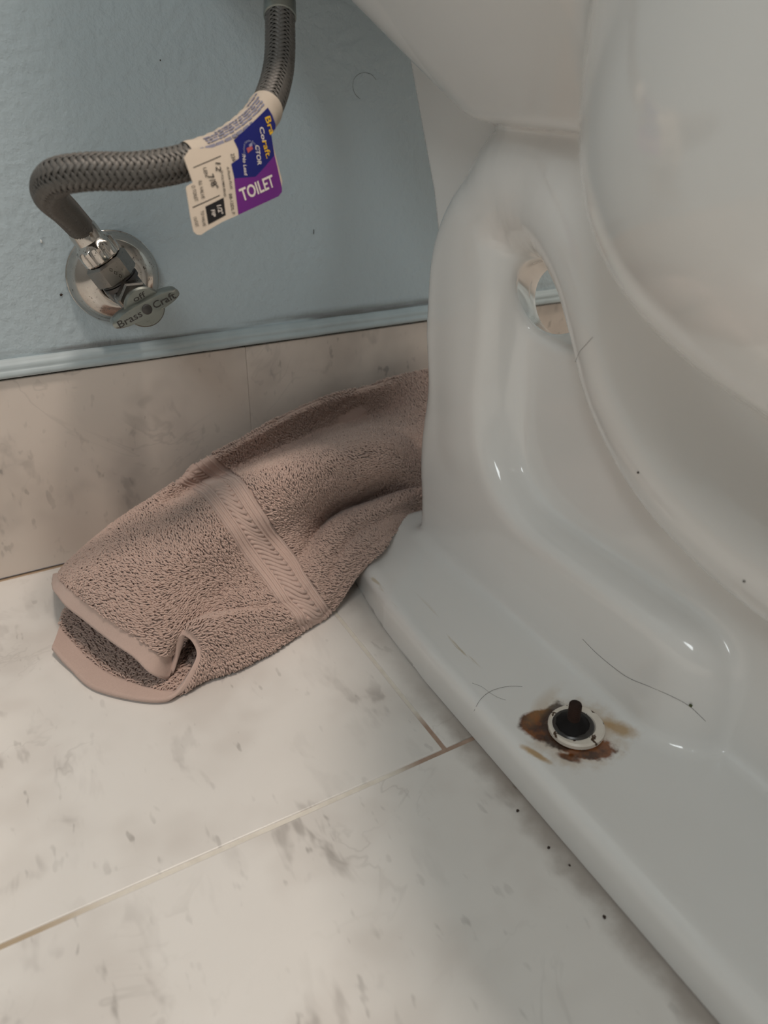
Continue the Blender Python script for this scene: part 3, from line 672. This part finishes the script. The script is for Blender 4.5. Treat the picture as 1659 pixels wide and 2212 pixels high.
def nut():
    n = 60; V = []; pr = [(.0250, .0104, 0), (.0258, .0116, .6), (.0270, .0120, 1), (.0350, .0120, 1), (.0362, .0112, .2), (.0380, .0098, 0), (.0385, .0092, 0), (.0460, .0092, 0), (.0468, .0086, 0)]
    for t, r, g in pr:
        for k in range(n):
            a = 2 * math.pi * k / n; rr = r + g * .0007 * (1 if math.cos(10 * a) > -.35 else -1.1); V.append(BP + d_ * t + (u_ * math.cos(a) + v_ * math.sin(a)) * rr)
    F = [(i * n + k, i * n + (k + 1) % n, (i + 1) * n + (k + 1) % n, (i + 1) * n + k) for i in range(len(pr) - 1) for k in range(n)]
    return V, F + [tuple(range(n))[::-1], tuple((len(pr) - 1) * n + k for k in range(n))]
v, f = nut(); tag(auto_smooth(mesh('coupling_nut', v, f, M_CHR, hose), 40), 'ribbed chrome coupling nut at the valve')
# label layout in the plane of the flap (metres)
TAGTXT=[
('Bra',0.0176,0.0112,0.0192,0.0034,0.00407,'y'),
('Col',0.0125,0.0071,0.0127,0.0007,0.00291,'w'),
('raft.',0.0128,0.0009,0.0138,-0.0069,0.00369,'y'),
('CTOR',0.0074,-0.0006,0.0069,-0.0094,0.00279,'w'),
('/No Lead',-0.0019,-0.0040,-0.0027,-0.0132,0.00194,'w'),
('TOILET',-0.0067,-0.0245,0.0169,-0.0194,0.00543,'w'),
('1/2"',-0.0220,-0.0250,-0.0216,-0.0290,0.00241,'w'),
('FIP',-0.0256,-0.0266,-0.0255,-0.0296,0.00202,'w'),
('7/8"',-0.0242,-0.0121,-0.0225,-0.0182,0.00341,'k'),
('12',-0.0185,-0.0068,-0.0190,-0.0104,0.00291,'k'),
('TO VALVE',-0.0312,-0.0263,-0.0313,-0.0329,0.00163,'k'),
('OUTLET',-0.0355,-0.0287,-0.0350,-0.0329,0.00155,'k'),
('ILL VALVE',-0.0294,-0.0137,-0.0295,-0.0212,0.00175,'k'),
('O TOILET',-0.0335,-0.0154,-0.0332,-0.0221,0.00175,'k'),
('B8-12DL F',-0.0140,-0.0206,-0.0140,-0.0296,0.00175,'k'),
('di Plumb PLUS',-0.0126,-0.0091,-0.0126,-0.0185,0.00140,'k'),
('2D POLYMER BRAID',-0.0165,-0.0101,-0.0170,-0.0216,0.00124,'k'),
('236',-0.0089,-0.0037,-0.0084,-0.0070,0.00213,'k'),
('LEN',-0.0257,-0.0086,-0.0255,-0.0123,0.00175,'k'),
('United States Assembly',0.0004,0.0006,0.0091,0.0006,0.00101,'g'),
]
SHEET=[(-0.0020,0.0031),(0.0212,0.0156),(0.0235,0.0122),(0.0248,0.0081),(0.0241,0.0062),(0.0202,0.0045),(0.0202,-0.0021),(0.0211,-0.0134),(0.0220,-0.0208),(0.0216,-0.0225),(0.0186,-0.0243),(-0.0103,-0.0303),(-0.0199,-0.0323),(-0.0291,-0.0351),(-0.0329,-0.0366),(-0.0350,-0.0362),(-0.0365,-0.0346),(-0.0367,-0.0277),(-0.0363,-0.0161),(-0.0353,-0.0153),(-0.0323,-0.0143),(-0.0343,-0.0040),(-0.0306,-0.0006),(-0.0180,-0.0006)]
BACKSHEET=[(0.0129,0.0045),(0.0197,0.0044),(0.0216,-0.0002),(0.0230,-0.0095),(0.0245,-0.0176),(0.0235,-0.0199),(0.0188,-0.0233),(-0.0019,-0.0269)]
BLUE=[(-0.0054,0.0020),(0.0066,0.0081),(0.0212,0.0156),(0.0235,0.0122),(0.0248,0.0081),(0.0241,0.0062),(0.0202,0.0045),(0.0201,-0.0057),(0.0112,-0.0108),(0.0045,-0.0144),(-0.0091,-0.0143),(-0.0095,-0.0080),(-0.0042,-0.0058),(-0.0037,-0.0021),(-0.0045,0.0001)]
PURPLE=[(0.0201,-0.0055),(0.0211,-0.0134),(0.0220,-0.0208),(0.0216,-0.0225),(0.0186,-0.0243),(0.0049,-0.0270),(-0.0102,-0.0302),(-0.0098,-0.0210),(-0.0093,-0.0143),(0.0045,-0.0144),(0.0112,-0.0108)]
BLACKBOX=[(-0.0282,-0.0248),(-0.0173,-0.0219),(-0.0177,-0.0296),(-0.0282,-0.0326)]
LINE1=[(-0.0307,-0.0080),(-0.0147,-0.0041),(-0.0145,-0.0044),(-0.0306,-0.0083)]
LINE2=[(-0.0349,-0.0243),(-0.0193,-0.0206),(-0.0192,-0.0209),(-0.0348,-0.0247)]
FLAGR=[(0.0015,-0.0017),(0.0052,-0.0009),(0.0056,-0.0022),(0.0018,-0.0039)]
FLAGB=[(0.0035,-0.0002),(0.0058,0.0007),(0.0055,-0.0009),(0.0034,-0.0014)]

# ---------------------------------------------------------------- paper label folded round the hose
TO = np.array((0.1335938, 0.37553591, 0.3103816)); TEU = np.array((0.92277663, 0.3853353, 0)); TEZ = np.array((-0.0617123, 0.14778472, 0.98709233)); TN = np.array((0.38036152, -0.91086573, 0.16015222))
M_PAPER = plain('label_paper', srgb(214, 200, 184), .7, 0, .3, .06, 50); M_PAPER2 = plain('label_paper_wrap', srgb(186, 174, 160), .6, 0, .3, .12, 90)
PR = dict(y=plain('print_yellow', srgb(232, 186, 40), .5), w=plain('print_white', srgb(235, 226, 218), .5), k=plain('print_black', srgb(24, 22, 24), .5),
          g=plain('print_grey', srgb(150, 152, 178), .5), b=plain('print_blue', srgb(22, 30, 112), .4, 0, .4), p=plain('print_purple', srgb(112, 40, 132), .4, 0, .4), r=plain('print_red', srgb(178, 84, 92), .5),
          n=plain('print_navy', srgb(112, 112, 132), .6))
label = empty('hose_label', tuple(TO), 'folded paper label reading TOILET in blue and purple, wrapped round the grey hose', 'label')
def fl(a, b, off): return TO + TEU * a + TEZ * b + TN * (off + .0012 - 2.0 * a * a - 1.0 * (b + .012) ** 2)
def patch(name, poly, off, mat, th=0., parent=label):
    bm = bmesh.new(); vs = [bm.verts.new((a, b, 0)) for a, b in poly]; bm.faces.new(vs)
    for x in np.arange(-.04, .04, .004): bmesh.ops.bisect_plane(bm, geom=bm.verts[:] + bm.edges[:] + bm.faces[:], plane_co=(x, 0, 0), plane_no=(1, 0, 0))
    for x in np.arange(-.04, .03, .006): bmesh.ops.bisect_plane(bm, geom=bm.verts[:] + bm.edges[:] + bm.faces[:], plane_co=(0, x, 0), plane_no=(0, 1, 0))
    bmesh.ops.recalc_face_normals(bm, faces=bm.faces)
    if bm.faces[:][0].normal.z < 0: bmesh.ops.reverse_faces(bm, faces=bm.faces)
    if th:
        ret = bmesh.ops.extrude_face_region(bm, geom=bm.faces[:])
        for g in ret['geom']:
            if isinstance(g, bmesh.types.BMVert): g.co.z = 1
    for v in bm.verts: v.co = Vector(fl(v.co.x, v.co.y, off + (th if v.co.z > .5 else 0)))
    if th: bmesh.ops.recalc_face_normals(bm, faces=bm.faces)
    return from_bm(name, bm, mat, parent, smooth=False)
patch('back_flap', BACKSHEET, -.0012, M_PAPER, .0003)
front = patch('front_flap', SHEET, 0, M_PAPER, .0003)
patch('blue_field', BLUE, .00042, PR['b'], 0, front); patch('purple_field', PURPLE, .00045, PR['p'], 0, front); patch('black_box', BLACKBOX, .00042, PR['k'], 0, front)
patch('printed_line', LINE1, .00042, PR['k'], 0, front); patch('printed_line', LINE2, .00042, PR['k'], 0, front)
patch('flag_mark', FLAGR, .0006, PR['r'], 0, front); patch('flag_mark', FLAGB, .0006, PR['g'], 0, front)
for s, a0, b0, a1, b1, hh, m in TAGTXT:
    T, F = text_verts(s, .022 if s == 'TOILET' else (.014 if m in 'wy' else .006)); L = math.hypot(a1 - a0, b1 - b0); dx, dy = (a1 - a0) / L, (b1 - b0) / L
    if s.startswith('United'):                          # runs round the small seal
        P = []
        for t in T:
            th = math.radians(200) - t[0] * math.radians(220); r = .0040 + t[1] * hh; P.append(fl(.0040 + r * math.cos(th), -.0030 + r * math.sin(th), .0006))
    else: P = [fl(a0 + dx * t[0] * L - dy * t[1] * hh, b0 + dy * t[0] * L + dx * t[1] * hh, .0006) for t in T]
    mesh('lettering', P, F, PR[m], front, smooth=False)
# the part of the label that is glued round the hose
def near(p): return HS[int(np.argmin(np.linalg.norm(HP - np.array(p), axis=1)))]
sa, sb = near((0.1585, 0.4050, 0.3250)), near((.1085, .3790, .3035))
ss = np.linspace(sa, sb, 40); aa = np.linspace(0, 2 * math.pi, 29)
SS, AA = np.meshgrid(ss, aa, indexing='ij'); P = hpos(SS, AA, .0088 + .0002 * np.sin(SS * 900 + AA * 2)); id_ = np.arange(P.shape[0] * P.shape[1]).reshape(P.shape[:2])
mesh('wrap', P.reshape(-1, 3), np.stack([id_[:-1, :-1], id_[1:, :-1], id_[1:, 1:], id_[:-1, 1:]], -1).reshape(-1, 4), M_PAPER2, label)
# rows of small print on the wrap, too fine to read
camdir = np.array((-.25, -.85, .45))
g = lambda X, s: np.array([np.interp(s, HS, X[:, k]) for k in range(3)])
mid = (sa + sb) / 2; ang0 = math.atan2(camdir @ g(HV, mid), camdir @ g(HU, mid)); up_ = np.array((0, 0, 1.)); sg = 1 if hpos(np.array([mid]), np.array([ang0 + .3]), np.array([.01]))[0][2] > hpos(np.array([mid]), np.array([ang0 - .3]), np.array([.01]))[0][2] else -1
rr = random.Random(4)
for row, (da, s0, s1, w_) in enumerate([(-.35, .42, .80, .10), (-.12, .40, .82, .08), (.12, .16, .86, .05), (.28, .14, .84, .05), (.44, .14, .80, .05), (.60, .10, .72, .05), (.85, .05, .22, .05), (-.1, .86, .93, .06)]):
    V_, F_ = [], []; s = sa + (sb - sa) * s0
    while s < sa + (sb - sa) * s1:
        e = s + rr.uniform(.0014, .0048); q = np.linspace(s, e, 4)
        A = ang0 + sg * da; b0 = len(V_)
        V_ += list(hpos(q, np.full(4, A - w_), np.full(4, .00915))) + list(hpos(q, np.full(4, A + w_), np.full(4, .00915)))
        F_ += [(b0 + i, b0 + i + 1, b0 + 5 + i, b0 + 4 + i) for i in range(3)]; s = e + rr.uniform(.0004, .0010)
    mesh('small_print', V_, F_, PR['n'], label)
# ---------------------------------------------------------------- rusted closet bolt
M_RUST = plain('dark_rust', srgb(52, 36, 30), .75, .3, .3, .5, 220); M_SOOT = plain('black_rust', srgb(22, 19, 19), .7, .2, .3, .5, 200)
def mat_washer():
    t = NT('yellowed_plastic'); p = t.coord('Object'); n = t.noise(p, 130., 3)
    c = t.mix(n, srgb(214, 204, 190), srgb(236, 230, 220))
    c = t.mix(t.step(t.noise(p, 210., 2, .6, .5), .60, .66), c, srgb(70, 46, 24))
    return t.out(c, .35)
M_WASH = mat_washer()
BX, BY, BZ = .2425, .2035, .0284
bolt = empty('closet_bolt', (BX, BY, BZ), 'rusted threaded bolt with nut and white plastic washer holding down the foot of the toilet', 'bolt')
def lp(name, prof, o, d, mat, n=48, ang=40, label=None, par=bolt):
    o_ = auto_smooth(mesh(name, *lathe(prof, o, d, n), mat, par), ang)
    return tag(o_, label) if label else o_
tilt = (-.05, .03, 1)
lp('plastic_washer', [(0, .0145), (.0004, .0155), (.0026, .0155), (.0036, .0146), (.0038, .0105), (.0030, .0098)], (BX + .0015, BY - .0005, BZ), tilt, M_WASH, label='stained white plastic washer')
lp('metal_washer', [(.0032, .0112), (.0042, .0114), (.0050, .0106), (.0050, .0088), (.0038, .0080)], (BX - .0005, BY, BZ), tilt, M_DARK)
nutm = lp('nut', [(.0034, .0100), (.0048, .0096), (.0062, .0080), (.0076, .0058), (.0086, .0046), (.0090, .0036)], (BX - .0010, BY, BZ), (0, 0, 1), M_SOOT, 12, 20, 'black corroded nut')
V, F = [], []; n = 28; H, Pt = .0160, .00141; rows = 72
for i in range(rows + 1):
    z = .004 + H * i / rows
    for k in range(n):
        a = 2 * math.pi * k / n; ph = (z / Pt - k / n) % 1; r = .0032 + .00042 * (1 - abs(2 * ph - 1)) * (1 if i < rows - 2 else .3)
        V.append((BX - .0012 + r * math.cos(a) - .0010 * i / rows, BY + r * math.sin(a), BZ + z))
for i in range(rows):
    for k in range(n): F.append((i * n + k, i * n + (k + 1) % n, (i + 1) * n + (k + 1) % n, (i + 1) * n + k))
F.append(tuple(rows * n + k for k in range(n)))
mesh('threaded_rod', V, F, M_RUST, bolt)
# ---------------------------------------------------------------- stray hairs and crumbs
M_HAIR = plain('dark_hair', srgb(58, 50, 44), .5)
def hair(pts, n, r, label, grp='stray hairs'):
    P = resample(catmull(np.array(pts) + np.array(n) * r * 1.3, 8), .0006)[0]
    v, f = tube(P, r, 5); o = mesh('hair', v, f, M_HAIR, None, tuple(P[0])); tag(o, label, 'hair', grp)
hair([(.2756, .2382, .0544), (.2754, .2253, .0529), (.2754, .2104, .0530), (.2755, .2002, .0543), (.2761, .1882, .0583), (.2786, .1753, .0609), (.2828, .1664, .0594), (.2890, .1591, .0522)], (-.9, -.3, .1), .00009, 'long dark hair stuck to the curved side of the toilet above the bolt')
hair([(.2065, .2469, .0205), (.2105, .2475, .0268), (.2186, .2497, .0277), (.2265, .2494, .0278), (.2333, .2471, .0281), (.2385, .2435, .0284)], (0, 0, 1), .00009, 'curved dark hair lying over the edge of the toilet foot')
hair([(.2145, .2609, .0275), (.2175, .2556, .0277), (.2186, .2497, .0279), (.2207, .2439, .0277), (.2234, .2399, .0277)], (0, 0, 1), .00006, 'fine short hair crossing the curved hair on the toilet foot')
hair([(.2686, .2719, .2149), (.2652, .2665, .2224), (.2646, .2625, .2272), (.2648, .2589, .2321)], (-1, 0, 0), .00008, 'short hair stuck to the toilet trapway below the bowl')
hair([(.3032, .5518, .3394), (.2985, .5518, .3428), (.2909, .5518, .3432), (.2852, .5518, .3396), (.2841, .5518, .3343), (.2864, .5518, .3294), (.2902, .5518, .3268)], (0, -1, 0), .00009, 'faint curled hair stuck on the blue wall beside the tank')
hair([(.2500, .5518, .2385), (.2499, .5518, .2350)], (0, -1, 0), .00025, 'tiny dark fibre stuck on the blue wall below the hose')
M_CRUMB = plain('dark_crumb', srgb(54, 40, 32), .8); M_LEAF = plain('green_fleck', srgb(72, 78, 44), .7)
def crumb(p, n, r, label, m=M_CRUMB, st=1., name='crumb', cat='crumb', grp='dirt crumbs'):
    bm = bmesh.new(); bmesh.ops.create_icosphere(bm, subdivisions=2, radius=r); rg = random.Random(int(p[0] * 1e5))
    q = Vector((0, 0, 1)).rotation_difference(Vector(n))
    for v in bm.verts:
        v.co *= rg.uniform(.7, 1.2); v.co.x *= st; v.co.z *= .6; v.co = q @ v.co + Vector(p) + Vector(n) * r * .5
    o = from_bm(name, bm, m, None, p, smooth=True); tag(o, label, cat, grp)
up = (0, 0, 1)
crumb((.1981, .1917, 0), up, .0009, 'dark crumb on the floor tile beside the toilet foot, nearest the grout corner')
crumb((.1982, .1664, 0), up, .0008, 'dark crumb on the floor tile beside the toilet foot, second from the grout corner')
crumb((.1973, .1253, 0), up, .0009, 'round dark crumb on the floor tile by the toilet foot, nearest the viewer')
crumb((.2010, .1537, 0), up, .0006, 'tiny crumb touching the toilet foot between two larger crumbs')
crumb((.2830, .1660, .0606), (-.81, -.59, 0), .0010, 'small green-brown fleck stuck to the rounded nose of the toilet skirt', M_LEAF, 1.0, 'fleck', 'fleck', 'stuck flecks')
crumb((.3012, .3455, .1670), (-1, 0, 0), .0005, 'black speck on the recessed panel of the toilet', M_CRUMB, 1, 'fleck', 'fleck', 'stuck flecks')
crumb((.2630, .2137, .1790), (-1, 0, 0), .0006, 'dark speck on the long curve of the toilet trapway', M_CRUMB, 1, 'fleck', 'fleck', 'stuck flecks')
crumb((.2615, .1470, .1583), (-1, 0, -.1), .0006, 'dark speck on the toilet trapway near the right edge', M_CRUMB, 1, 'fleck', 'fleck', 'stuck flecks')
crumb((.1462, .5518, .3469), (0, -1, 0), .0004, 'tiny dark speck high on the blue wall', M_CRUMB, 1, 'fleck', 'fleck', 'stuck flecks')
M_CHIP = plain('white_chip', srgb(226, 230, 230), .7)
crumb((.0550, .5518, .2432), (0, -1, 0), .0013, 'white paint chip on the blue wall left of the valve', M_CHIP, .6, 'paint_chip', 'paint chip', 'paint chips')
crumb((.0608, .5518, .2080), (0, -1, 0), .0008, 'small dark scuff fleck on the blue wall left of the round plate', M_CRUMB, 1.3, 'fleck', 'fleck', 'stuck flecks')
